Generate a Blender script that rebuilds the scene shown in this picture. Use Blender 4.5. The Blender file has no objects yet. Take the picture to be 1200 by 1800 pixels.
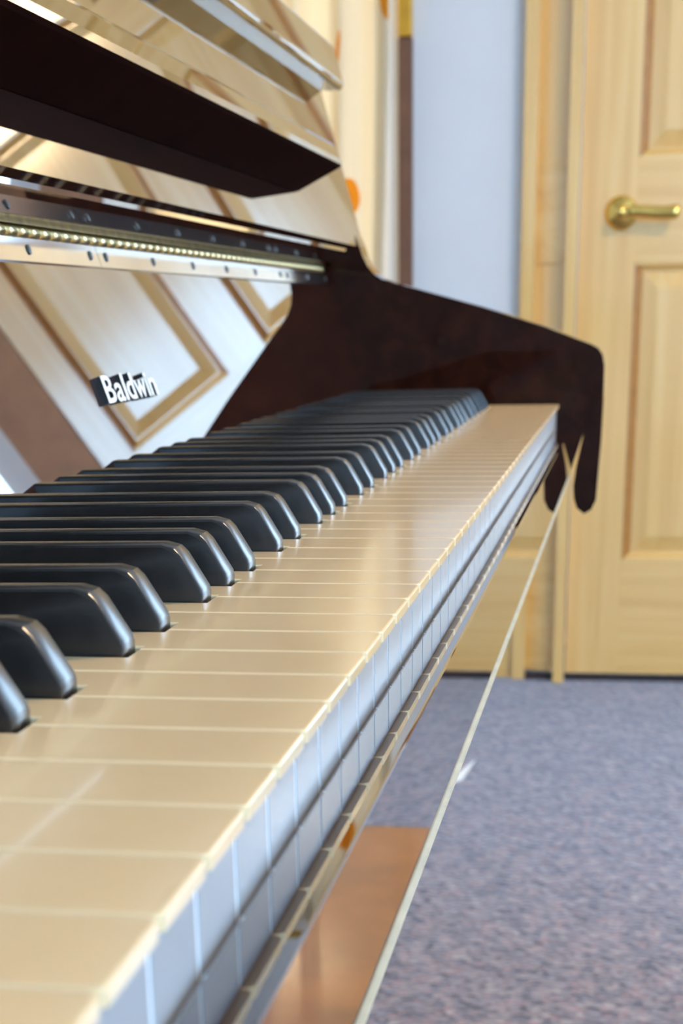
import bpy, bmesh, math, random
from mathutils import Vector, Matrix

random.seed(4)
SC = bpy.context.scene
COL = SC.collection
K = 0.72                      # height of the white key tops above the floor

# ------------------------------------------------------------------ camera
# key coordinates: X towards the player, Y along the keyboard to the treble, Z up from the key tops
FPX, PPY = 2942.2, 1700.0
CAM = Vector((0.05157, -0.32063, 0.06568 + K))
RX, RY, RZ = -0.37212, 0.01637, 0.16676
Rm = Matrix.Rotation(RZ, 3, 'Z') @ Matrix.Rotation(RX, 3, 'X') @ Matrix.Rotation(RY, 3, 'Y')
right, fwd, up = Rm.col[0], Rm.col[1], Rm.col[2]
cam_d = bpy.data.cameras.new('camera')
cam = bpy.data.objects.new('camera', cam_d)
COL.objects.link(cam)
M = Matrix.Identity(4)
for i in range(3):
    M[i][0], M[i][1], M[i][2], M[i][3] = right[i], up[i], -fwd[i], CAM[i]
cam.matrix_world = M
cam_d.sensor_fit = 'HORIZONTAL'
cam_d.sensor_width = 24.0
cam_d.lens = FPX / 1200.0 * 24.0
cam_d.shift_y = (PPY - 900.0) / 1200.0
cam_d.clip_start = 0.01
cam_d.dof.use_dof = True
cam_d.dof.focus_distance = 0.45
cam_d.dof.aperture_fstop = 30.0
SC.camera = cam

# ------------------------------------------------------------------ world, exposure
W = bpy.data.worlds.new('world')
SC.world = W
W.use_nodes = True
W.node_tree.nodes['Background'].inputs[0].default_value = (0.55, 0.7, 1.0, 1)
W.node_tree.nodes['Background'].inputs[1].default_value = 1.0
SC.view_settings.view_transform = 'Standard'
SC.view_settings.look = 'None'
SC.view_settings.gamma = 1.0
SC.view_settings.use_curve_mapping = False
SC.view_settings.exposure = -0.15
DAY = (0.52, 0.75, 1.0)       # daylight in the windows
WIN_BACK, WIN_SIDE, WIN_FAR, WIN_RIGHT = 19.0, 1.0, 3.8, 12.5
LAMP = 165.0                  # warm ceiling lamp


# ------------------------------------------------------------------ materials
def new_mat(name):
    m = bpy.data.materials.new(name)
    m.use_nodes = True
    nt = m.node_tree
    b = nt.nodes['Principled BSDF']
    return m, nt, b


def N(nt, kind, **kw):
    n = nt.nodes.new(kind)
    for k, v in kw.items():
        setattr(n, k, v)
    return n


def ramp(nt, stops, src):
    r = N(nt, 'ShaderNodeValToRGB')
    el = r.color_ramp.elements
    while len(el) < len(stops):
        el.new(0.5)
    for e, (p, c) in zip(el, stops):
        e.position = p
        e.color = (*c, 1)
    nt.links.new(src, r.inputs[0])
    return r.outputs[0]


def obj_coords(nt, scale):
    t = N(nt, 'ShaderNodeTexCoord')
    mp = N(nt, 'ShaderNodeMapping')
    mp.inputs['Scale'].default_value = scale
    nt.links.new(t.outputs['Object'], mp.inputs['Vector'])
    return mp.outputs['Vector']


def plain(name, col, rough=0.4, metal=0.0, var=0.06, scale=30, ior=1.5, coat=0.0, bump=0.0):
    m, nt, b = new_mat(name)
    v = obj_coords(nt, (scale,) * 3)
    n = N(nt, 'ShaderNodeTexNoise')
    n.inputs['Scale'].default_value = 1.0
    n.inputs['Detail'].default_value = 4
    nt.links.new(v, n.inputs['Vector'])
    c0 = tuple(c * (1 - var) for c in col)
    c1 = tuple(min(1, c * (1 + var)) for c in col)
    nt.links.new(ramp(nt, [(0.3, c0), (0.7, c1)], n.outputs['Fac']), b.inputs['Base Color'])
    b.inputs['Roughness'].default_value = rough
    b.inputs['Metallic'].default_value = metal
    b.inputs['IOR'].default_value = ior
    b.inputs['Coat Weight'].default_value = coat
    b.inputs['Coat Roughness'].default_value = 0.05
    if bump:
        bp = N(nt, 'ShaderNodeBump')
        bp.inputs['Strength'].default_value = bump
        bp.inputs['Distance'].default_value = 0.002
        nt.links.new(n.outputs['Fac'], bp.inputs['Height'])
        nt.links.new(bp.outputs['Normal'], b.inputs['Normal'])
    return m


def lacquer(name, c0, c1, rough=0.012, f0=0.012, power=2.2):
    """dark wood under a thick polished lacquer: diffuse grain + mirror layer growing towards grazing angles"""
    m, nt, b = new_mat(name)
    v = obj_coords(nt, (60, 4, 60))
    n = N(nt, 'ShaderNodeTexNoise')
    n.inputs['Scale'].default_value = 1.0
    n.inputs['Detail'].default_value = 6
    n.inputs['Distortion'].default_value = 0.6
    nt.links.new(v, n.inputs['Vector'])
    nt.links.new(ramp(nt, [(0.35, c0), (0.7, c1)], n.outputs['Fac']), b.inputs['Base Color'])
    b.inputs['Roughness'].default_value = 0.5
    b.inputs['Specular IOR Level'].default_value = 0.0
    g = N(nt, 'ShaderNodeBsdfGlossy')
    g.inputs['Color'].default_value = (1, 1, 1, 1)
    g.inputs['Roughness'].default_value = rough
    lw = N(nt, 'ShaderNodeLayerWeight')
    lw.inputs['Blend'].default_value = 0.5
    pw = N(nt, 'ShaderNodeMath', operation='POWER')
    nt.links.new(lw.outputs['Facing'], pw.inputs[0])
    pw.inputs[1].default_value = power
    mr = N(nt, 'ShaderNodeMapRange')
    mr.inputs['To Min'].default_value = f0
    mr.inputs['To Max'].default_value = 0.92
    nt.links.new(pw.outputs[0], mr.inputs['Value'])
    mx = N(nt, 'ShaderNodeMixShader')
    nt.links.new(mr.outputs[0], mx.inputs[0])
    nt.links.new(b.outputs[0], mx.inputs[1])
    nt.links.new(g.outputs[0], mx.inputs[2])
    nt.links.new(mx.outputs[0], nt.nodes['Material Output'].inputs['Surface'])
    return m


def pine(name, axis, tint=1.0):
    m, nt, b = new_mat(name)
    sc = {'z': (55, 55, 2.2), 'x': (2.2, 55, 55)}[axis]
    v = obj_coords(nt, sc)
    n = N(nt, 'ShaderNodeTexNoise')
    n.inputs['Scale'].default_value = 0.6
    n.inputs['Detail'].default_value = 5
    n.inputs['Distortion'].default_value = 0.8
    nt.links.new(v, n.inputs['Vector'])
    s = tint
    nt.links.new(ramp(nt, [(0.25, (0.80 * s, 0.46 * s, 0.11 * s)), (0.5, (0.92 * s, 0.57 * s, 0.165 * s)),
                           (0.75, (0.97 * s, 0.66 * s, 0.24 * s))], n.outputs['Fac']), b.inputs['Base Color'])
    b.inputs['Roughness'].default_value = 0.42
    b.inputs['Coat Weight'].default_value = 1.0
    b.inputs['Coat Roughness'].default_value = 0.14
    b.inputs['Coat IOR'].default_value = 2.1
    return m


def emit(name, col, strength):
    m, nt, b = new_mat(name)
    n = N(nt, 'ShaderNodeTexNoise')
    n.inputs['Scale'].default_value = 1.5
    c1 = tuple(col)
    c0 = tuple(c * 0.94 for c in col)
    nt.links.new(ramp(nt, [(0.3, c0), (0.7, c1)], n.outputs['Fac']), b.inputs['Emission Color'])
    b.inputs['Emission Strength'].default_value = strength
    b.inputs['Base Color'].default_value = (0.02, 0.02, 0.02, 1)
    return m


def carpet_mat():
    m, nt, b = new_mat('speckled_carpet')
    t = N(nt, 'ShaderNodeTexCoord')
    vo = N(nt, 'ShaderNodeTexVoronoi')
    vo.inputs['Scale'].default_value = 95
    nt.links.new(t.outputs['Object'], vo.inputs['Vector'])
    sep = N(nt, 'ShaderNodeSeparateColor')
    nt.links.new(vo.outputs['Color'], sep.inputs[0])
    base = ramp(nt, [(0.0, (0.13, 0.115, 0.135)), (0.25, (0.24, 0.225, 0.255)), (0.5, (0.33, 0.305, 0.325)),
                     (0.72, (0.40, 0.36, 0.36)), (0.88, (0.42, 0.29, 0.29)), (1.0, (0.50, 0.47, 0.45))], sep.outputs[0])
    n2 = N(nt, 'ShaderNodeTexNoise')
    n2.inputs['Scale'].default_value = 34
    n2.inputs['Detail'].default_value = 5
    nt.links.new(t.outputs['Object'], n2.inputs['Vector'])
    mul = N(nt, 'ShaderNodeMix', data_type='RGBA', blend_type='MULTIPLY')
    mul.inputs[0].default_value = 0.8
    nt.links.new(base, mul.inputs[6])
    nt.links.new(ramp(nt, [(0.3, (0.50, 0.455, 0.49)), (0.7, (0.86, 0.80, 0.84))], n2.outputs['Fac']), mul.inputs[7])
    nt.links.new(mul.outputs[2], b.inputs['Base Color'])
    b.inputs['Roughness'].default_value = 0.95
    b.inputs['Sheen Weight'].default_value = 0.75
    b.inputs['Sheen Roughness'].default_value = 0.35
    b.inputs['Sheen Tint'].default_value = (0.75, 0.85, 1, 1)
    b.inputs['Specular IOR Level'].default_value = 0.1
    bp = N(nt, 'ShaderNodeBump')
    bp.inputs['Strength'].default_value = 0.6
    bp.inputs['Distance'].default_value = 0.004
    nt.links.new(vo.outputs['Distance'], bp.inputs['Height'])
    nt.links.new(bp.outputs['Normal'], b.inputs['Normal'])
    return m


def curtain_mat():
    """cream cotton with a printed pattern of orange leaves (pattern repeats over the cloth)"""
    m, nt, b = new_mat('printed_curtain_cloth')
    t = N(nt, 'ShaderNodeTexCoord')
    sep = N(nt, 'ShaderNodeSeparateXYZ')
    nt.links.new(t.outputs['Generated'], sep.inputs[0])

    def mth(op, a, c=None):
        q = N(nt, 'ShaderNodeMath', operation=op)
        for i, z in enumerate((a, c)):
            if z is None:
                continue
            if isinstance(z, (int, float)):
                q.inputs[i].default_value = z
            else:
                nt.links.new(z, q.inputs[i])
        return q.outputs[0]
    # generated -> metres: the cloth spans X -0.97..-0.455, Z -0.69..1.28
    X = mth('ADD', mth('MULTIPLY', sep.outputs['X'], 0.515), -0.97)
    Z = mth('ADD', mth('MULTIPLY', sep.outputs['Z'], 1.97), -0.69)
    acc = None
    leaves = [(-0.537, 0.292, 0.020, 0.034, 0.1), (-0.560, 0.555, 0.006, 0.040, -0.18), (-0.592, 0.405, 0.016, 0.02, 0.5),
              (-0.462, 0.645, 0.014, 0.035, 0.2), (-0.70, 0.50, 0.03, 0.05, 0.6), (-0.80, 0.25, 0.03, 0.05, -0.5),
              (-0.68, 0.10, 0.03, 0.05, 0.3), (-0.55, -0.10, 0.03, 0.05, -0.3), (-0.85, 0.7, 0.03, 0.05, 0.4),
              (-0.62, 0.85, 0.03, 0.05, -0.6), (-0.75, -0.3, 0.03, 0.05, 0.2), (-0.52, -0.45, 0.03, 0.05, 0.5),
              (-0.9, 0.05, 0.02, 0.05, 0.1), (-0.57, 1.05, 0.03, 0.05, 0.1)]
    for (cx, cz, rx, rz, rot) in leaves:
        dx, dz = mth('SUBTRACT', X, cx), mth('SUBTRACT', Z, cz)
        ca, sa = math.cos(rot), math.sin(rot)
        u = mth('ADD', mth('MULTIPLY', dx, ca / rx), mth('MULTIPLY', dz, sa / rx))
        w = mth('ADD', mth('MULTIPLY', dx, -sa / rz), mth('MULTIPLY', dz, ca / rz))
        d = mth('ADD', mth('MULTIPLY', u, u), mth('MULTIPLY', w, w))
        k = mth('LESS_THAN', d, 1.0)
        acc = k if acc is None else mth('MAXIMUM', acc, k)
    mx = N(nt, 'ShaderNodeMix', data_type='RGBA')
    nt.links.new(acc, mx.inputs[0])
    mx.inputs[6].default_value = (0.90, 0.82, 0.64, 1)
    mx.inputs[7].default_value = (0.86, 0.42, 0.02, 1)
    nt.links.new(mx.outputs[2], b.inputs['Base Color'])
    b.inputs['Roughness'].default_value = 0.9
    tr = N(nt, 'ShaderNodeBsdfTranslucent')
    nt.links.new(mx.outputs[2], tr.inputs['Color'])
    ms = N(nt, 'ShaderNodeMixShader')
    ms.inputs[0].default_value = 0.45
    nt.links.new(b.outputs[0], ms.inputs[1])
    nt.links.new(tr.outputs[0], ms.inputs[2])
    nt.links.new(ms.outputs[0], nt.nodes['Material Output'].inputs['Surface'])
    return m


MT = {
    'lacquer': lacquer('brown_lacquered_wood', (0.016, 0.0042, 0.0025), (0.032, 0.0085, 0.004)),
    'wall': plain('white_wall_paint', (0.76, 0.80, 0.84), 0.7, var=0.02, scale=4, bump=0.05),
    'ceil': plain('white_ceiling_paint', (0.82, 0.80, 0.76), 0.8, var=0.02, scale=6),
    'pine_z': pine('varnished_pine_upright', 'z'),
    'pine_x': pine('varnished_pine_level', 'x'),
    'pine_shade': plain('shaded_pine_moulding', (0.46, 0.20, 0.035), 0.4, var=0.1, coat=0.5),  # darker pine, groove shade painted into the upright mouldings
    'casing': plain('brown_stained_casing', (0.40, 0.20, 0.09), 0.45, var=0.15, scale=18),
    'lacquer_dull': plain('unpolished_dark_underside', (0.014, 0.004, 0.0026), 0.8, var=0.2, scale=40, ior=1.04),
    'edge': plain('pale_slip_edge', (0.60, 0.54, 0.36), 0.35, var=0.15, scale=60),
    'carpet': carpet_mat(),
    'ivory': plain('ivory_key_plastic', (0.90, 0.64, 0.35), 0.16, var=0.03, scale=40, coat=0.3),
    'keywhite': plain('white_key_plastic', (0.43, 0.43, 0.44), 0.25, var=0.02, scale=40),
    'seam_light': plain('seam_highlight_white', (0.92, 0.94, 0.96), 0.5, var=0.02),  # whiter than the key fronts: highlights painted into the seams
    'spruce': plain('key_wood', (0.62, 0.40, 0.22), 0.6, var=0.1, scale=80),
    'ebony': plain('black_key_plastic', (0.010, 0.008, 0.007), 0.27, var=0.25, scale=220, ior=1.62, bump=0.03),
    'brass': plain('polished_brass', (0.82, 0.58, 0.16), 0.16, metal=1.0, var=0.06),
    'hinge': plain('worn_brass_hinge', (0.70, 0.55, 0.26), 0.28, metal=1.0, var=0.25, scale=120),
    'leaf': plain('nickel_hinge_leaf', (0.80, 0.79, 0.76), 0.10, metal=1.0, var=0.04, scale=50),
    'screw': plain('dark_screw_steel', (0.10, 0.09, 0.08), 0.4, metal=0.8, var=0.2),
    'letter': plain('pale_letter_enamel', (0.86, 0.86, 0.82), 0.35, var=0.04),
    'letter_side': plain('black_letter_edge', (0.012, 0.010, 0.010), 0.4, var=0.2),
    'felt': plain('dark_key_felt', (0.05, 0.02, 0.018), 0.95, var=0.2, scale=300),
    'strip': plain('dark_brown_window_wood', (0.16, 0.075, 0.04), 0.5, var=0.12, scale=30),
    'gold': plain('gold_painted_bracket', (0.62, 0.36, 0.03), 0.4, metal=0.3, var=0.15),
    'curtain': curtain_mat(),
    'bench': plain('orange_brown_bench_wood', (0.34, 0.12, 0.024), 0.35, var=0.25, scale=14, coat=0.6),
    'paper': plain('white_paper', (0.85, 0.86, 0.88), 0.6, var=0.02),
    'sash': plain('white_window_frame', (0.82, 0.83, 0.84), 0.4, var=0.02),
    'gap': plain('door_gap_shade', (0.05, 0.04, 0.045), 0.8, var=0.2),  # dark colour painting the shade in the gap under the door
    'pane_back': emit('daylight_pane', (0.37, 0.66, 1.0), WIN_BACK),
    'pane_side': emit('daylight_pane_side', DAY, WIN_SIDE),
    'pane_far': emit('daylight_pane_far', (1.0, 0.95, 0.86), WIN_FAR),
    'pane_right': emit('daylight_pane_right', DAY, WIN_RIGHT),
    'lamp': emit('warm_lamp_glass', (1.0, 0.72, 0.42), LAMP),
}

# ------------------------------------------------------------------ mesh helpers
WL = {}                       # world location of every object built


def link(name, bm, mat, parent=None, smooth=False, mats=None):
    xs = [v.co for v in bm.verts]
    c = Vector([(min(v[i] for v in xs) + max(v[i] for v in xs)) / 2 for i in range(3)])
    for v in bm.verts:
        v.co -= c
    bmesh.ops.recalc_face_normals(bm, faces=bm.faces)
    me = bpy.data.meshes.new(name)
    bm.to_mesh(me)
    bm.free()
    for m in (mats or [mat]):
        me.materials.append(MT[m] if isinstance(m, str) else m)
    if smooth:
        for p in me.polygons:
            p.use_smooth = True
    return place(name, me, c, parent)


def place(name, me, c, parent=None):
    o = bpy.data.objects.new(name, me)
    COL.objects.link(o)
    WL[o.name] = c.copy()
    if parent:
        o.parent = parent
        o.location = c - WL[parent.name]
    else:
        o.location = c
    return o


def empty(name, loc):
    o = bpy.data.objects.new(name, None)
    COL.objects.link(o)
    o.location = loc
    o.empty_display_size = 0.1
    WL[o.name] = Vector(loc)
    return o


def tag(o, label=None, cat=None, group=None, kind=None):
    if label:
        o['label'] = label
    if cat:
        o['category'] = cat
    if group:
        o['group'] = group
    if kind:
        o['kind'] = kind
    return o


def bevel(bm, w, seg=2, ang=0.5):
    es = [e for e in bm.edges if len(e.link_faces) == 2 and e.calc_face_angle(0) > ang]
    bmesh.ops.bevel(bm, geom=es, offset=w, segments=seg, profile=0.5, affect='EDGES', clamp_overlap=True)


def add_box(bm, x0, x1, y0, y1, z0, z1):
    vs = [bm.verts.new((x, y, z + K)) for x in (x0, x1) for y in (y0, y1) for z in (z0, z1)]
    for f in ((0, 1, 3, 2), (4, 6, 7, 5), (0, 4, 5, 1), (2, 3, 7, 6), (0, 2, 6, 4), (1, 5, 7, 3)):
        bm.faces.new([vs[i] for i in f])


def box(name, x0, x1, y0, y1, z0, z1, mat, parent=None, bev=0.0, seg=2):
    bm = bmesh.new()
    add_box(bm, x0, x1, y0, y1, z0, z1)
    if bev:
        bevel(bm, bev, seg)
    return link(name, bm, mat, parent)


def prism_y(name, prof, y0, y1, mat, parent=None, bev=0.0, seg=2, ang=0.5):
    """an outline in X,Z pushed along Y"""
    bm = bmesh.new()
    a = [bm.verts.new((x, y0, z + K)) for x, z in prof]
    b = [bm.verts.new((x, y1, z + K)) for x, z in prof]
    n = len(prof)
    bm.faces.new(a)
    bm.faces.new(b[::-1])
    for i in range(n):
        bm.faces.new((a[i], b[i], b[(i + 1) % n], a[(i + 1) % n]))
    bmesh.ops.recalc_face_normals(bm, faces=bm.faces)
    if bev:
        bevel(bm, bev, seg, ang)
    return link(name, bm, mat, parent)


def lathe(bm, origin, axis, prof, seg=24):
    """prof: (distance along axis, radius)"""
    ax = Vector(axis).normalized()
    t = Vector((0, 0, 1)) if abs(ax.z) < 0.9 else Vector((1, 0, 0))
    u = ax.cross(t).normalized()
    w = ax.cross(u)
    rings = []
    for d, r in prof:
        if r < 1e-6:
            rings.append([bm.verts.new(Vector(origin) + ax * d)])
        else:
            rings.append([bm.verts.new(Vector(origin) + ax * d + (u * math.cos(2 * math.pi * i / seg) + w * math.sin(2 * math.pi * i / seg)) * r) for i in range(seg)])
    for A, B in zip(rings, rings[1:]):
        if len(A) == 1 and len(B) == 1:
            continue
        for i in range(seg):
            j = (i + 1) % seg
            if len(A) == 1:
                bm.faces.new((A[0], B[i], B[j]))
            elif len(B) == 1:
                bm.faces.new((A[i], B[0], A[j]))
            else:
                bm.faces.new((A[i], B[i], B[j], A[j]))
    for R_ in (rings[0], rings[-1]):
        if len(R_) > 1:
            bm.faces.new(R_)


# ------------------------------------------------------------------ the room
FL, CE = -K, 1.70
XL, XR, YB, YF = -1.7, 3.0, -2.0, 3.55
tag(box('floor', XL, XR, YB, YF + 0.45, FL - 0.05, FL, 'carpet'), 'grey speckled short pile carpet covering the floor', 'carpet', kind='structure')
tag(box('ceiling', XL, XR, YB, YF + 0.45, CE, CE + 0.05, 'ceil'), 'plain white ceiling over the room', 'ceiling', kind='structure')
tag(box('wall_left', XL - 0.06, XL, YB, YF + 0.45, FL, CE, 'wall'), 'white wall behind the piano', 'wall', kind='structure')


def wall_holes(name, fixed, thick, axis, a0, a1, holes, label):
    """a wall plane with rectangular openings; axis 'x' runs along X, 'y' along Y"""
    bm = bmesh.new()
    cuts = sorted(holes)
    cur = a0

    def bx(p0, p1, z0, z1):
        if p1 - p0 < 1e-5 or z1 - z0 < 1e-5:
            return
        if axis == 'x':
            add_box(bm, p0, p1, fixed, fixed + thick, z0, z1)
        else:
            add_box(bm, fixed, fixed + thick, p0, p1, z0, z1)
    for (h0, h1, z0, z1) in cuts:
        bx(cur, h0, FL, CE)
        bx(h0, h1, FL, z0)
        bx(h0, h1, z1, CE)
        cur = h1
    bx(cur, a1, FL, CE)
    return tag(link(name, bm, 'wall'), label, 'wall', kind='structure')


FR = (1.00, 2.35, -0.15, 1.2)                # window right of the door
DW0, DW1, DTOP = -0.066, 0.792, 1.31          # door leaf
OP0, OP1 = -0.165, 0.802                     # opening in the far wall
wall_holes('wall_far', YF, 0.10, 'x', XL, XR, [(-1.05, -0.475, -0.1, 1.2), (OP0, OP1, FL, DTOP + 0.01), FR], 'bright white wall with the pine door and the curtained window')
BW = (1.0, 2.9, 0.05, 1.5)
wall_holes('wall_back', YB - 0.10, 0.10, 'x', XL, XR, [BW], 'white wall with the wide bright window')
SW = (-0.9, 1.2, 0.1, 1.45)
wall_holes('wall_right', XR, 0.10, 'y', YB, YF + 0.45, [SW], 'white wall with the side window')


def window(name, axis, fixed, h, inward, cols, pane_mat, label):
    """white sash frame, muntins and panes in an opening; fixed = pane plane"""
    root = empty(name, (0, 0, 0))
    a0, a1, z0, z1 = h
    root.location = ((a0 + a1) / 2, fixed, z0 + K) if axis == 'x' else (fixed, (a0 + a1) / 2, z0 + K)
    WL[root.name] = Vector(root.location)
    fw = 0.05

    def bx(n, p0, p1, q0, q1, d0, d1, m):
        d0, d1 = sorted((fixed + d0 * inward, fixed + d1 * inward))
        if axis == 'x':
            return box(n, p0, p1, d0, d1, q0, q1, m, root)
        return box(n, d0, d1, p0, p1, q0, q1, m, root)
    bx('frame_rail', a0, a1, z0, z0 + fw, -0.02, 0.045, 'sash')
    bx('frame_rail', a0, a1, z1 - fw, z1, -0.02, 0.045, 'sash')
    w = (a1 - a0) / cols
    for i in range(cols + 1):
        c = a0 + i * w
        p0, p1 = max(a0, c - fw / 2), min(a1, c + fw / 2)
        bx('frame_stile', p0, p1, z0 + fw, z1 - fw, -0.02, 0.045, 'sash')
    for i in range(cols):
        p0 = a0 + i * w + fw / 2
        p1 = a0 + (i + 1) * w - fw / 2
        bx('pane', p0, p1, z0 + fw, z1 - fw, -0.012, -0.006, pane_mat)
    tag(root, label, 'window', kind='structure')
    return root


window('window_1', 'x', YB - 0.05, BW, 1, 3, 'pane_back', 'wide bright daylight window in the wall opposite the door')
window('window_2', 'y', XR + 0.05, SW, -1, 3, 'pane_side', 'bright daylight window in the wall facing the keyboard')
window('window_3', 'x', YF + 0.05, (-1.05, -0.475, -0.1, 1.2), -1, 1, 'pane_far', 'bright window behind the cream curtain')

window('window_4', 'x', YF + 0.05, FR, -1, 2, 'pane_right', 'bright daylight window to the right of the pine door')

# dark timber edge beside the curtain, with its gold bracket on top
o = box('trim_1', -0.446, -0.419, YF - 0.03, YF + 0.0, FL, 0.588, 'strip')
tag(o, 'narrow dark brown upright timber strip beside the cream curtain', 'trim', kind='structure')
o = prism_y('curtain_bracket', [(-0.446, 0.59), (-0.419, 0.59), (-0.419, 0.72), (-0.430, 0.74), (-0.446, 0.74)], YF - 0.035, YF, 'gold', bev=0.003)
tag(o, 'gold bracket on top of the dark brown upright strip', 'bracket')

# hallway behind the opening, seen only through the door gap
tag(box('wall_hall', OP0 - 0.3, OP1 + 0.3, YF + 0.40, YF + 0.45, FL, CE, 'wall'), 'wall behind the pine door', 'wall', kind='structure')


# ------------------------------------------------------------------ pine door
def raised_panel(name, x0, x1, z0, z1, parent, yb, slope=0.030, lift=0.010, groove=0.008):
    """a panel with a sloping raised field, its groove running round the edge"""
    bm = bmesh.new()
    rings = [(0.0, yb), (groove, yb), (groove + slope, yb - lift)]
    R_ = []
    for d, y in rings:
        R_.append([bm.verts.new((x, y, z + K)) for x, z in ((x0 + d, z0 + d), (x1 - d, z0 + d), (x1 - d, z1 - d), (x0 + d, z1 - d))])
    bk = [bm.verts.new((x, yb + 0.008, z + K)) for x, z in ((x0, z0), (x1, z0), (x1, z1), (x0, z1))]
    R_.insert(0, bk)
    for A, B in zip(R_, R_[1:]):
        for i in range(4):
            bm.faces.new((A[i], A[(i + 1) % 4], B[(i + 1) % 4], B[i]))
    bm.faces.new(R_[-1])
    bm.faces.new(R_[0])
    return link(name, bm, 'pine_z', parent)


def moulding(name, x0, x1, z0, z1, parent, yf, yb, w=0.018):
    """sloping bead between the door frame and a panel: outer edge at yf, inner edge at yb"""
    for (pa, pb, n) in (((x0, z0), (x0, z1), 0), ((x1, z0), (x1, z1), 1), ((x0, z0), (x1, z0), 2), ((x0, z1), (x1, z1), 3)):
        bm = bmesh.new()
        ins = {0: (w, 0), 1: (-w, 0), 2: (0, w), 3: (0, -w)}[n]
        def P(p, t, y):
            return bm.verts.new((p[0] + ins[0] * t + (0 if n < 2 else (w * t if p is pa else -w * t)), y,
                                 p[1] + ins[1] * t + (0 if n > 1 else (w * t if p is pa else -w * t)) + K))
        prof = ((0, yf), (0.35, yf + 0.0005), (0.75, yb - 0.003), (1, yb), (0, yb))
        A = [P(pa, t, y) for t, y in prof]
        B = [P(pb, t, y) for t, y in prof]
        for i in range(5):
            j = (i + 1) % 5
            bm.faces.new((A[i], A[j], B[j], B[i]))
        bm.faces.new(A)
        bm.faces.new(B[::-1])
        link(name, bm, 'pine_shade' if n < 2 else 'pine_x', parent)  # upright beads carry the painted shade, level ones plain pine


YD0, YD1 = 3.500, 3.538                      # front and back of the door leaf
door = empty('door_1', ((DW0 + DW1) / 2, (YD0 + YD1) / 2, 0.012))
tag(door, 'varnished six panel pine door with a brass lever handle', 'door', kind='structure')
DB = FL + 0.018
PX = [(0.050, 0.332), (0.432, 0.716)]        # the two columns of panels
PZ = [(-0.452, 0.157), (0.352, 0.985), (1.075, 1.205)]
for (x0, x1) in ((DW0, PX[0][0]), (PX[1][1], DW1)):
    box('stile', x0, x1, YD0, YD1, DB, DTOP, 'pine_z', door, 0.002)
zz = [(DB, PZ[0][0]), (PZ[0][1], PZ[1][0]), (PZ[1][1], PZ[2][0]), (PZ[2][1], DTOP)]
for (z0, z1) in zz:
    box('rail', PX[0][0], PX[1][1], YD0 + 0.0004, YD1, z0, z1, 'pine_x', door, 0.001)
for (z0, z1) in PZ:
    box('mullion', PX[0][1], PX[1][0], YD0 + 0.0002, YD1, z0, z1, 'pine_z', door, 0.001)
    for (x0, x1) in PX:
        moulding('moulding', x0, x1, z0, z1, door, YD0 + 0.001, YD0 + 0.016)
        raised_panel('panel', x0 + 0.013, x1 - 0.013, z0 + 0.013, z1 - 0.013, door, YD0 + 0.017)
for z in (-0.5, 0.30, 1.1):
    bm = bmesh.new()
    lathe(bm, (DW1 + 0.004, YD0 - 0.006, z - 0.045 + K), (0, 0, 1), [(0, 0.003), (0.002, 0.0065), (0.088, 0.0065), (0.09, 0.003)], 12)
    h = link('hinge', bm, 'brass', door, True)
    box('hinge_leaf', DW1 - 0.03, DW1 + 0.003, YD0 - 0.001, YD0 + 0.001, z - 0.042, z + 0.042, 'brass', h)
# lever handle: rose, neck, lever
hd = empty('lever_handle', (0.018, YD0, 0.250 + K))
hd.parent = door
hd.location = Vector((0.018, YD0, 0.250 + K)) - WL['door_1']
rc = Vector((0.018, YD0, 0.250 + K))
bm = bmesh.new()
lathe(bm, rc, (0, -1, 0), [(0, 0.033), (0.004, 0.0335), (0.008, 0.031), (0.012, 0.026), (0.016, 0.020), (0.019, 0.0145)], 40)
link('rose', bm, 'brass', hd, True)
bm = bmesh.new()
lathe(bm, rc, (0, -1, 0), [(0.017, 0.012), (0.030, 0.0105), (0.040, 0.011), (0.050, 0.0135), (0.056, 0.012), (0.059, 0.0)], 28)
link('neck', bm, 'brass', hd, True)
bm = bmesh.new()
secs = [(0.000, 0.000, 0.0105, 0.0100), (0.020, 0.001, 0.0105, 0.0085), (0.045, 0.000, 0.0115, 0.0075), (0.070, -0.002, 0.0120, 0.0068),
        (0.092, -0.003, 0.0120, 0.0068), (0.105, -0.002, 0.0135, 0.0078), (0.112, -0.001, 0.0135, 0.0078), (0.118, 0.0, 0.009, 0.005)]
prev = None
for d, dz, rz, ry in secs:
    ring = [bm.verts.new((rc.x + d, rc.y - 0.046 + math.sin(a) * ry, rc.z + dz + math.cos(a) * rz)) for a in [2 * math.pi * i / 16 for i in range(16)]]
    if prev:
        for i in range(16):
            bm.faces.new((prev[i], prev[(i + 1) % 16], ring[(i + 1) % 16], ring[i]))
    else:
        bm.faces.new(ring)
    prev = ring
bm.faces.new(prev[::-1])
link('lever', bm, 'brass', hd, True)

# door surround: post beside the lock, narrow angled pine leaf, edge board, casing beyond the hinges
tag(box('trim_2', -0.092, -0.068, 3.468, 3.500, FL, DTOP + 0.06, 'pine_z', bev=0.003), 'thin pine post left of the lever door, standing on the carpet', 'trim', kind='structure')
lf = empty('door_2', (-0.115, 3.56, 0.01))
tag(lf, 'narrow pine leaf folded back beside the lever door', 'door', kind='structure')


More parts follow.
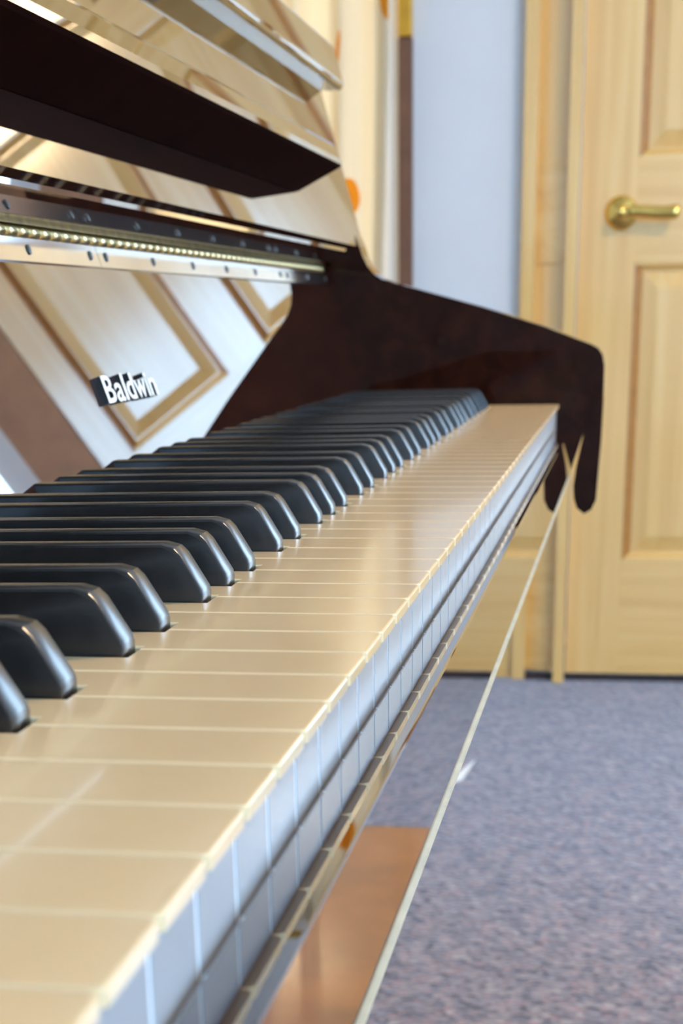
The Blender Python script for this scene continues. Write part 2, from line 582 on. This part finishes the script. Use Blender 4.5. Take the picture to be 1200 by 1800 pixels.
def angled(name, s0, s1, z0, z1, d0, d1, mat, bev=0.001):
    """piece of the folded leaf: s along the leaf from its near edge, d its depth"""
    A = Vector((-0.086, 3.503, 0))
    u = Vector((-0.082, 0.030, 0)).normalized()
    n = Vector((-u.y, u.x, 0))
    if n.y > 0:
        n = -n
    bm = bmesh.new()
    vs = []
    for s in (s0, s1):
        for d in (d0, d1):
            for z in (z0, z1):
                q = A + u * s - n * d
                vs.append(bm.verts.new((q.x, q.y, z + K)))
    for f in ((0, 1, 3, 2), (4, 6, 7, 5), (0, 4, 5, 1), (2, 3, 7, 6), (0, 2, 6, 4), (1, 5, 7, 3)):
        bm.faces.new([vs[i] for i in f])
    bmesh.ops.recalc_face_normals(bm, faces=bm.faces)
    bevel(bm, bev)
    return link(name, bm, mat, lf)


angled('rail', 0.0, 0.085, DB, -0.452, 0.0, 0.03, 'pine_x')
angled('rail', 0.0, 0.085, 0.157, 0.352, 0.0, 0.03, 'pine_x')
angled('rail', 0.0, 0.085, 0.985, DTOP, 0.0, 0.03, 'pine_x')
angled('panel', 0.0, 0.085, -0.452, 0.157, 0.004, 0.026, 'pine_z')
angled('panel', 0.0, 0.085, 0.352, 0.985, 0.004, 0.026, 'pine_z')
tag(box('trim_3', -0.186, -0.158, 3.505, 3.549, FL, DTOP + 0.06, 'pine_z', bev=0.003), 'narrow pine edge board between the white wall and the folded leaf', 'trim', kind='structure')
tag(box('trim_7', -0.228, -0.187, 3.525, 3.549, FL, FL + 0.20, 'pine_x', bev=0.003), 'pine plinth block on the carpet left of the edge board', 'trim', kind='structure')
tag(box('trim_4', 0.805, 0.945, YF - 0.022, YF, FL, DTOP + 0.10, 'casing', bev=0.004), 'pine casing on the hinge side of the door', 'trim', kind='structure')
tag(box('trim_5', -0.157, 0.804, YF - 0.022, YF, DTOP + 0.012, DTOP + 0.10, 'pine_x', bev=0.004), 'pine head casing over the door', 'trim', kind='structure')
tag(box('gap_shade_strip', -0.157, 0.804, 3.502, 3.545, FL, FL + 0.006, 'gap'), 'dark strip standing in for the shaded gap under the door', 'trim', kind='structure')  # added dark strip, painted shade below the raised door
tag(box('baseboard_far', 0.947, XR, YF - 0.014, YF, FL, FL + 0.09, 'pine_x', bev=0.003), 'pine baseboard right of the door', 'baseboard', kind='structure')
tag(box('baseboard_right', XR - 0.014, XR, YB, YF - 0.02, FL, FL + 0.09, 'pine_z', bev=0.003), 'pine baseboard under the side window', 'baseboard', kind='structure')

# ------------------------------------------------------------------ curtain
bm = bmesh.new()
nx, nz = 90, 30
grid = []
for i in range(nx + 1):
    x = -0.97 + 0.515 * i / nx
    col = []
    for j in range(nz + 1):
        z = -0.69 + 1.97 * j / nz
        amp = 0.016 + 0.006 * math.sin(z * 2.1)
        y = 3.45 + amp * math.sin(x * 62 + 0.5 * math.sin(z * 1.7)) + 0.008 * math.sin(x * 141 + 1.0)
        xx = x - (0.035 * max(0, (0.55 - z)) * (i / nx) ** 2 if z > -0.3 else 0.03 * (i / nx) ** 2)
        col.append(bm.verts.new((xx, y, z + K)))
    grid.append(col)
for i in range(nx):
    for j in range(nz):
        bm.faces.new((grid[i][j], grid[i + 1][j], grid[i + 1][j + 1], grid[i][j + 1]))
cu = link('curtain', bm, 'curtain', None, True)
sd = cu.modifiers.new('thickness', 'SOLIDIFY')
sd.thickness = 0.0012
tag(cu, 'cream curtain printed with orange leaves, hanging beside the white wall', 'curtain')
rod = empty('curtain_rod', (-0.71, 3.45, 1.315 + K))
tag(rod, 'brass rod carrying the cream curtain', 'curtain rod')
bm = bmesh.new()
lathe(bm, (-1.05, 3.45, 1.315 + K), (1, 0, 0), [(0, 0.011), (0.66, 0.011)], 16)
link('pole', bm, 'brass', rod, True)
for x, s in ((-1.05, -1), (-0.39, 1)):
    bm = bmesh.new()
    lathe(bm, (x, 3.45, 1.315 + K), (s, 0, 0), [(0, 0.012), (0.006, 0.02), (0.02, 0.026), (0.036, 0.016), (0.042, 0)], 16)
    link('finial', bm, 'brass', rod, True)
for x in (-1.0, -0.43):
    box('wall_bracket', x - 0.008, x + 0.008, 3.455, YF, 1.305, 1.325, 'brass', rod)

# ------------------------------------------------------------------ the piano
YK0, YK1 = -0.2115, 1.0105                   # ends of the keyboard
YC0, YC1 = 1.0140, 1.0460                    # treble cheek
YS0, YS1 = -0.2470, -0.2150                  # bass side
piano = empty('piano', (-0.25, 0.4, 0))
tag(piano, 'dark reddish brown lacquered upright piano with its fallboard open', 'piano')
FA = 18.0                                    # lean of the fallboard in degrees


def S_edge(z):                               # leaning front line of the upper case
    return -0.1510 - 0.290 * (z - 0.1084)


LIDZ = 0.2195
cheek_prof = [(-0.46, FL), (-0.26, FL), (-0.26, -0.16), (-0.10, -0.075), (-0.03, -0.0640), (0.0085, -0.0545), (0.0100, -0.0480), (0.0178, -0.0235), (0.0184, -0.0215), (0.0180, -0.0250),
              (0.0139, -0.0452), (0.0122, -0.060), (0.0130, -0.069), (0.0155, -0.0760), (0.0212, -0.0802), (0.0265, -0.0770),
              (0.0298, -0.0700), (0.0318, -0.030), (0.0324, 0.0039), (0.0322, 0.0270), (0.0306, 0.0345), (0.0270, 0.0392), (0.0215, 0.0420),
              (-0.0114, 0.0541), (-0.058, 0.0686), (-0.1089, 0.0824), (-0.126, 0.0866), (-0.1340, 0.0892), (-0.1400, 0.0930), (-0.1448, 0.0985),
              (-0.1485, 0.1055), (-0.1510, 0.1130), (S_edge(0.13) - 0.0015, 0.13), (S_edge(LIDZ) - 0.0015, LIDZ), (-0.46, LIDZ)]
prism_y('cheek', cheek_prof, YC0, YC1, 'lacquer', piano, 0.0010, 2, 0.9)
side_prof = [(-0.46, FL), (-0.26, FL), (-0.26, -0.12), (-0.17, 0.0), (-0.17, 0.09), (S_edge(0.13) - 0.0015, 0.13), (S_edge(LIDZ) - 0.0015, LIDZ), (-0.46, LIDZ)]
prism_y('side_panel', side_prof, YS0, YS1, 'lacquer', piano, 0.002)
box('back_panel', -0.46, -0.445, YS1, YC0, FL + 0.02, LIDZ, 'lacquer', piano)
box('knee_panel', -0.275, -0.255, YS1, YC0, FL + 0.10, -0.052, 'lacquer', piano, 0.002)
box('toe_rail', -0.285, -0.250, YS1, YC0, FL + 0.004, FL + 0.10, 'lacquer', piano, 0.003)
box('keybed', -0.30, -0.0014, YS1, YC0, -0.052, -0.030, 'lacquer', piano, 0.001)
# key slip in front of the keys: flat top, rolled edge, upright polished face
slip_prof = [(-0.0010, -0.0495), (-0.0010, -0.0160), (0.0000, -0.0153), (0.0096, -0.0153), (0.00995, -0.01545), (0.0101, -0.0158),
             (0.0101, -0.0470), (0.0098, -0.0488), (0.0090, -0.0500), (0.0076, -0.0506), (0.0000, -0.0506)]
prism_y('key_slip', slip_prof, YS0, YC0, 'lacquer', piano)
box('slip_edge_strip', 0.0086, 0.0104, YS0, YC0 - 0.004, -0.0514, -0.0507, 'edge', piano, 0.0003)  # thin pale strip along the slip's bottom edge
box('key_frame', -0.20, -0.0045, YK0, YK1, -0.0295, -0.0245, 'felt', piano)

# lid
lid_prof = [(-0.465, LIDZ), (-0.1690, LIDZ), (-0.1668, 0.2215), (-0.1670, 0.2245), (-0.1735, 0.2475), (-0.1755, 0.2500), (-0.1790, 0.2510), (-0.465, 0.2510)]
prism_y('lid', lid_prof, YS0 - 0.004, YC1 + 0.004, 'lacquer', piano, 0.0012)
# upper front panel, leaning back
up_prof = [(S_edge(0.1095) - 0.004, 0.1095), (S_edge(0.1120), 0.1120), (S_edge(LIDZ), LIDZ), (S_edge(LIDZ) - 0.018, LIDZ), (S_edge(0.1084) - 0.019, 0.1060)]
prism_y('upper_panel', up_prof, YS0, YC1, 'lacquer', piano)
# underside of the folded flap: slopes back to the hinge
fl_prof = [(S_edge(0.1095) - 0.004, 0.1094), (-0.1555, 0.1075), (-0.1705, 0.1005), (-0.1760, 0.1005), (-0.1760, 0.1055), (-0.1705, 0.1058)]
prism_y('flap_edge', fl_prof, YS1, YC0, 'lacquer', piano)
# music shelf, shorter than the case
sh_prof = [(-0.1590, 0.1375), (-0.1325, 0.1503), (-0.1312, 0.1518), (-0.1318, 0.1550), (-0.1350, 0.1620), (-0.1372, 0.1642), (-0.1405, 0.1650),
           (S_edge(0.1690) - 0.0005, 0.1690), (S_edge(0.1460) - 0.0005, 0.1460), (-0.1585, 0.1440), (-0.1600, 0.1400)]
sf = prism_y('music_shelf', sh_prof, -0.10, 0.815, 'lacquer', piano)
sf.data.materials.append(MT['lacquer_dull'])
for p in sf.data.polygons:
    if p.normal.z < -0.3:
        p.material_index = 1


# fallboard with its hinge and the raised name
def fall(s, off):                            # point on the fallboard: s up the slope, off in front of it
    a = math.radians(FA)
    return (-0.148 - math.sin(a) * s + math.cos(a) * off, 0.0094 + math.cos(a) * s + math.sin(a) * off)


fb = prism_y('fallboard', [fall(-0.006, 0), fall(0.0905, 0), fall(0.0905, -0.016), fall(-0.006, -0.016)], YS1, YC0, 'lacquer', piano, 0.0006)
box('key_back_felt', -0.162, -0.1515, YS1, YC0, -0.024, 0.0025, 'felt', piano)


def strip_on_fall(name, s0, s1, o0, o1, y0, y1, mat, parent, bev=0.0):
    return prism_y(name, [fall(s0, o0), fall(s1, o0), fall(s1, o1), fall(s0, o1)], y0, y1, mat, parent, bev)


joints = [YS1, 0.0126, 0.4226, 0.8326, YC0 - 0.012]
for y0, y1 in zip(joints, joints[1:]):
    strip_on_fall('hinge_leaf', 0.0798, 0.0884, 0.0001, 0.0011, y0 + 0.0003, y1 - 0.0003, 'leaf', fb)
screws = []
for y0, y1 in zip(joints, joints[1:]):
    n = max(2, int(round((y1 - y0) / 0.0835)) + 1)
    for i in range(n):
        yy = y0 + 0.0113 + (y1 - y0 - 0.0226) * i / (n - 1)
        screws.append(yy)
sx, sz = fall(0.0842, 0.0010)
ax = Vector((math.cos(math.radians(FA)), 0, math.sin(math.radians(FA))))
first = None
for yy in screws:
    c = Vector((sx, yy, sz + K))
    if first is None:
        bm = bmesh.new()
        lathe(bm, c, ax, [(0, 0.0019), (0.0005, 0.0019), (0.0008, 0.0010)], 10)
        o = link('screw', bm, 'screw', fb)
        first = o.data
    else:
        place('screw', first, c + ax * 0.0004, fb)
# knuckles of the hinge barrel
kx, kz = fall(0.0906, 0.0010)
first = None
y = YS1 + 0.002
while y + 0.0126 < YC0 - 0.012:
    c = Vector((kx, y + 0.0061, kz + K))
    if first is None:
        bm = bmesh.new()
        lathe(bm, (kx, y, kz + K), (0, 1, 0), [(0, 0.0016), (0.0003, 0.0021), (0.0119, 0.0021), (0.0122, 0.0016)], 10)
        o = link('hinge_knuckle', bm, 'hinge', fb, True)
        first = o.data
    else:
        place('hinge_knuckle', first, c, fb)
    y += 0.0128
# upper hinge leaf seen on the flap's underside
strip_on_fall('flap_hinge_leaf', 0.0930, 0.0962, 0.0016, 0.0024, YS1, YC0 - 0.012, 'hinge', fb)


def letter(ch, y0, width, s0, s1, off0, off1):
    cu_ = bpy.data.curves.new('letter', 'FONT')
    cu_.body = ch
    cu_.size = 1.0
    cu_.offset = 0.012
    cu_.extrude = 0.5
    cu_.resolution_u = 4
    tmp = bpy.data.objects.new('letter_tmp', cu_)
    COL.objects.link(tmp)
    dg = bpy.context.evaluated_depsgraph_get()
    me = bpy.data.meshes.new_from_object(tmp.evaluated_get(dg))
    bpy.data.objects.remove(tmp)
    xs = [v.co.x for v in me.vertices]
    ys = [v.co.y for v in me.vertices]
    x0, x1 = min(xs), max(xs)
    bm = bmesh.new()
    bm.from_mesh(me)
    cap = 0.729                               # cap height of the font
    for v in bm.verts:
        u = (v.co.x - x0) / (x1 - x0)
        s = s0 + (s1 - s0) * v.co.y / cap
        off = off0 + (off1 - off0) * (v.co.z + 0.5)
        px, pz = fall(s, off)
        v.co = (px, y0 + width * u, pz + K)
    for f in bm.faces:
        f.material_index = 0
    bm.normal_update()
    o = link('letter', bm, None, fb, mats=['letter', 'letter_side'])
    for p in o.data.polygons:
        nrm = p.normal
        p.material_index = 0 if abs(nrm.dot(ax)) > 0.9 else 1
        p.use_smooth = False
    o['label'] = 'raised letter ' + ch + ' of the maker name'
    return o


YL = 0.3610
for ch, adv, wd in (('B', 0.0, 0.0135), ('a', 0.0150, 0.0115), ('l', 0.0283, 0.0034), ('d', 0.0333, 0.0118), ('w', 0.0463, 0.0175), ('i', 0.0652, 0.0034), ('n', 0.0702, 0.0110)):
    letter(ch, YL + adv * 0.935, wd * 0.935, 0.0250, 0.0362, 0.0, 0.0024)

# ---- keys
CEN = [0.0205, 0.0500, 0.0905, 0.1175, 0.1445]
PIT = 0.0235
black_y = []
for octv in range(-2, 6):
    for i, c in enumerate(CEN):
        yy = c + 0.1645 * octv
        if YK0 + 0.01 < yy < YK1:
            black_y.append(yy)
black_y.sort()
# black key: sloping front, rounded shoulders, slightly narrower top
bm = bmesh.new()
bp = [(-0.0502, -0.004, 1.0), (-0.0500, 0.0016, 1.0), (-0.0503, 0.0030, 0.99), (-0.0552, 0.0112, 0.90), (-0.0568, 0.0128, 0.86), (-0.0602, 0.0137, 0.84), (-0.1500, 0.0128, 0.84), (-0.1500, -0.004, 1.0)]
hw = 0.0050
L = [bm.verts.new((x, -hw * w, z + K)) for x, z, w in bp]
R_ = [bm.verts.new((x, hw * w, z + K)) for x, z, w in bp]
bm.faces.new(L)
bm.faces.new(R_[::-1])
for i in range(len(bp)):
    j = (i + 1) % len(bp)
    bm.faces.new((L[i], R_[i], R_[j], L[j]))
bmesh.ops.recalc_face_normals(bm, faces=bm.faces)
es = [e for e in bm.edges if len(e.link_faces) == 2 and abs(e.verts[0].co.y - e.verts[1].co.y) < 0.002 and max(v.co.z for v in e.verts) > K - 0.003]
bmesh.ops.bevel(bm, geom=es, offset=0.0007, segments=2, profile=0.5, affect='EDGES', clamp_overlap=True)
bk0 = link('black_key', bm, 'ebony', piano, True)
bk_me, bk_c = bk0.data, WL['black_key'].copy()
bk0.data.set_sharp_from_angle(angle=math.radians(24))
for i, yy in enumerate(black_y):
    if i == 0:
        bk0.location.y += yy
        WL['black_key'].y += yy
    else:
        place('black_key', bk_me, bk_c + Vector((0, yy, 0)), piano)

# white keys: top plate with a lip, wooden body, bright front
GAP = 0.00042
wk_cache = {}
nwhite = int(round((YK1 - YK0) / PIT))
for i in range(nwhite):
    y0, y1 = YK0 + i * PIT, YK0 + (i + 1) * PIT
    a, b = y0 + GAP, y1 - GAP
    ta, tb = a, b
    for yy in black_y:
        if yy - 0.0060 < b and yy + 0.0060 > a:
            if yy < (y0 + y1) / 2 and abs(yy - y0) < 0.009:
                ta = max(ta, yy + 0.0060)
            elif abs(yy - y1) < 0.009:
                tb = min(tb, yy - 0.0060)
    key = (round(ta - y0, 5), round(y1 - tb, 5))
    c0 = Vector((0, y0, 0))
    if key not in wk_cache:
        r = 0.0014
        HX = -0.0490
        out = []
        for k in range(4):
            t = math.pi / 2 * k / 3
            out.append((-r + r * math.sin(t), b - r + r * math.cos(t)))
        for k in range(4):
            t = math.pi / 2 * k / 3
            out.append((-r + r * math.cos(t), a + r - r * math.sin(t)))
        out += [(HX, a)] + ([(HX, ta)] if ta > a + 1e-6 else []) + [(-0.150, ta), (-0.150, tb)] + ([(HX, tb)] if tb < b - 1e-6 else []) + [(HX, b)]
        bm = bmesh.new()
        top = [bm.verts.new((x, y, K)) for x, y in out]
        bot = [bm.verts.new((x, y, K - 0.0024)) for x, y in out]
        ft = bm.faces.new(top)
        bm.faces.new(bot[::-1])
        n = len(out)
        for q in range(n):
            bm.faces.new((top[q], bot[q], bot[(q + 1) % n], top[(q + 1) % n]))
        bmesh.ops.recalc_face_normals(bm, faces=bm.faces)
        bmesh.ops.bevel(bm, geom=list(ft.edges), offset=0.0005, segments=2, profile=0.5, affect='EDGES')
        kt = link('white_key', bm, 'ivory', piano)
        body = box('key_body', -0.150, -0.0040, max(a, ta) + 0.0003, min(b, tb) - 0.0003, -0.0230, -0.0025, 'spruce', kt)
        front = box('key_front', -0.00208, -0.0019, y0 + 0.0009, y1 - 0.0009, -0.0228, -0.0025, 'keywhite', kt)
        seam_light = box('seam_highlight_backing', -0.0039, -0.0021, y0 + 0.00006, y1 - 0.00006, -0.0228, -0.0025, 'seam_light', kt)  # bright layer behind the front, painting light lines in the seams
        wk_cache[key] = (kt.data, WL[kt.name] - c0, body.data, WL[body.name] - c0, front.data, WL[front.name] - c0, seam_light.data, WL[seam_light.name] - c0)
    else:
        d = wk_cache[key]
        kt = place('white_key', d[0], d[1] + c0, piano)
        place('key_body', d[2], d[3] + c0, kt)
        place('key_front', d[4], d[5] + c0, kt)
        place('seam_highlight_backing', d[6], d[7] + c0, kt)

# ------------------------------------------------------------------ other things in the room
# piano bench in front of the keys, seen mirrored in the key slip
bench = empty('piano_bench', (0.32, 0.68, 0))
tag(bench, 'orange brown wooden piano bench drawn up to the keyboard', 'bench')
BT = -0.360
box('seat', 0.126, 0.500, 0.08, 1.10, BT - 0.022, BT, 'bench', bench, 0.005, 3)
for x in (0.155, 0.465):
    box('apron', x, x + 0.02, 0.15, 1.05, BT - 0.09, BT - 0.0225, 'bench', bench, 0.002)
for y in (0.13, 1.05):
    box('apron', 0.176, 0.464, y, y + 0.02, BT - 0.09, BT - 0.0225, 'bench', bench, 0.002)
for x in (0.150, 0.450):
    for y in (0.112, 1.052):
        bm = bmesh.new()
        lathe(bm, (x + 0.02, y + 0.02, 0), (0, 0, 1), [(0, 0.013), (0.02, 0.016), (K + BT - 0.0905, 0.022)], 14)
        link('leg', bm, 'bench', bench, True)

# ceiling lamp
lp = empty('ceiling_lamp', (1.2, 1.2, CE - 0.12 + K))
tag(lp, 'round warm ceiling lamp in the middle of the room', 'lamp')
bm = bmesh.new()
lathe(bm, (1.2, 1.2, CE + K), (0, 0, -1), [(0, 0.10), (0.02, 0.10), (0.025, 0.06)], 32)
link('canopy', bm, 'brass', lp, True)
bm = bmesh.new()
lathe(bm, (1.2, 1.2, CE - 0.025 + K), (0, 0, -1), [(0, 0.10), (0.02, 0.16), (0.05, 0.17), (0.08, 0.13), (0.095, 0.06), (0.1, 0)], 32)
link('lamp_glass', bm, 'lamp', lp, True)

# scrap of white paper on the carpet
bm = bmesh.new()
pts = [(-0.240, 2.55), (-0.215, 2.60), (-0.200, 2.70), (-0.222, 2.65)]
zt = [0.006, 0.002, 0.014, 0.008]
A = [bm.verts.new((x, y, z)) for (x, y), z in zip(pts, zt)]
B = [bm.verts.new((x, y, z - 0.0015)) for (x, y), z in zip(pts, zt)]
bm.faces.new((A[0], A[1], A[2]))
bm.faces.new((A[0], A[2], A[3]))
bm.faces.new((B[2], B[1], B[0]))
bm.faces.new((B[3], B[2], B[0]))
for i in range(4):
    bm.faces.new((A[i], B[i], B[(i + 1) % 4], A[(i + 1) % 4]))
tag(link('paper_scrap', bm, 'paper'), 'small bent scrap of white paper on the carpet', 'paper')
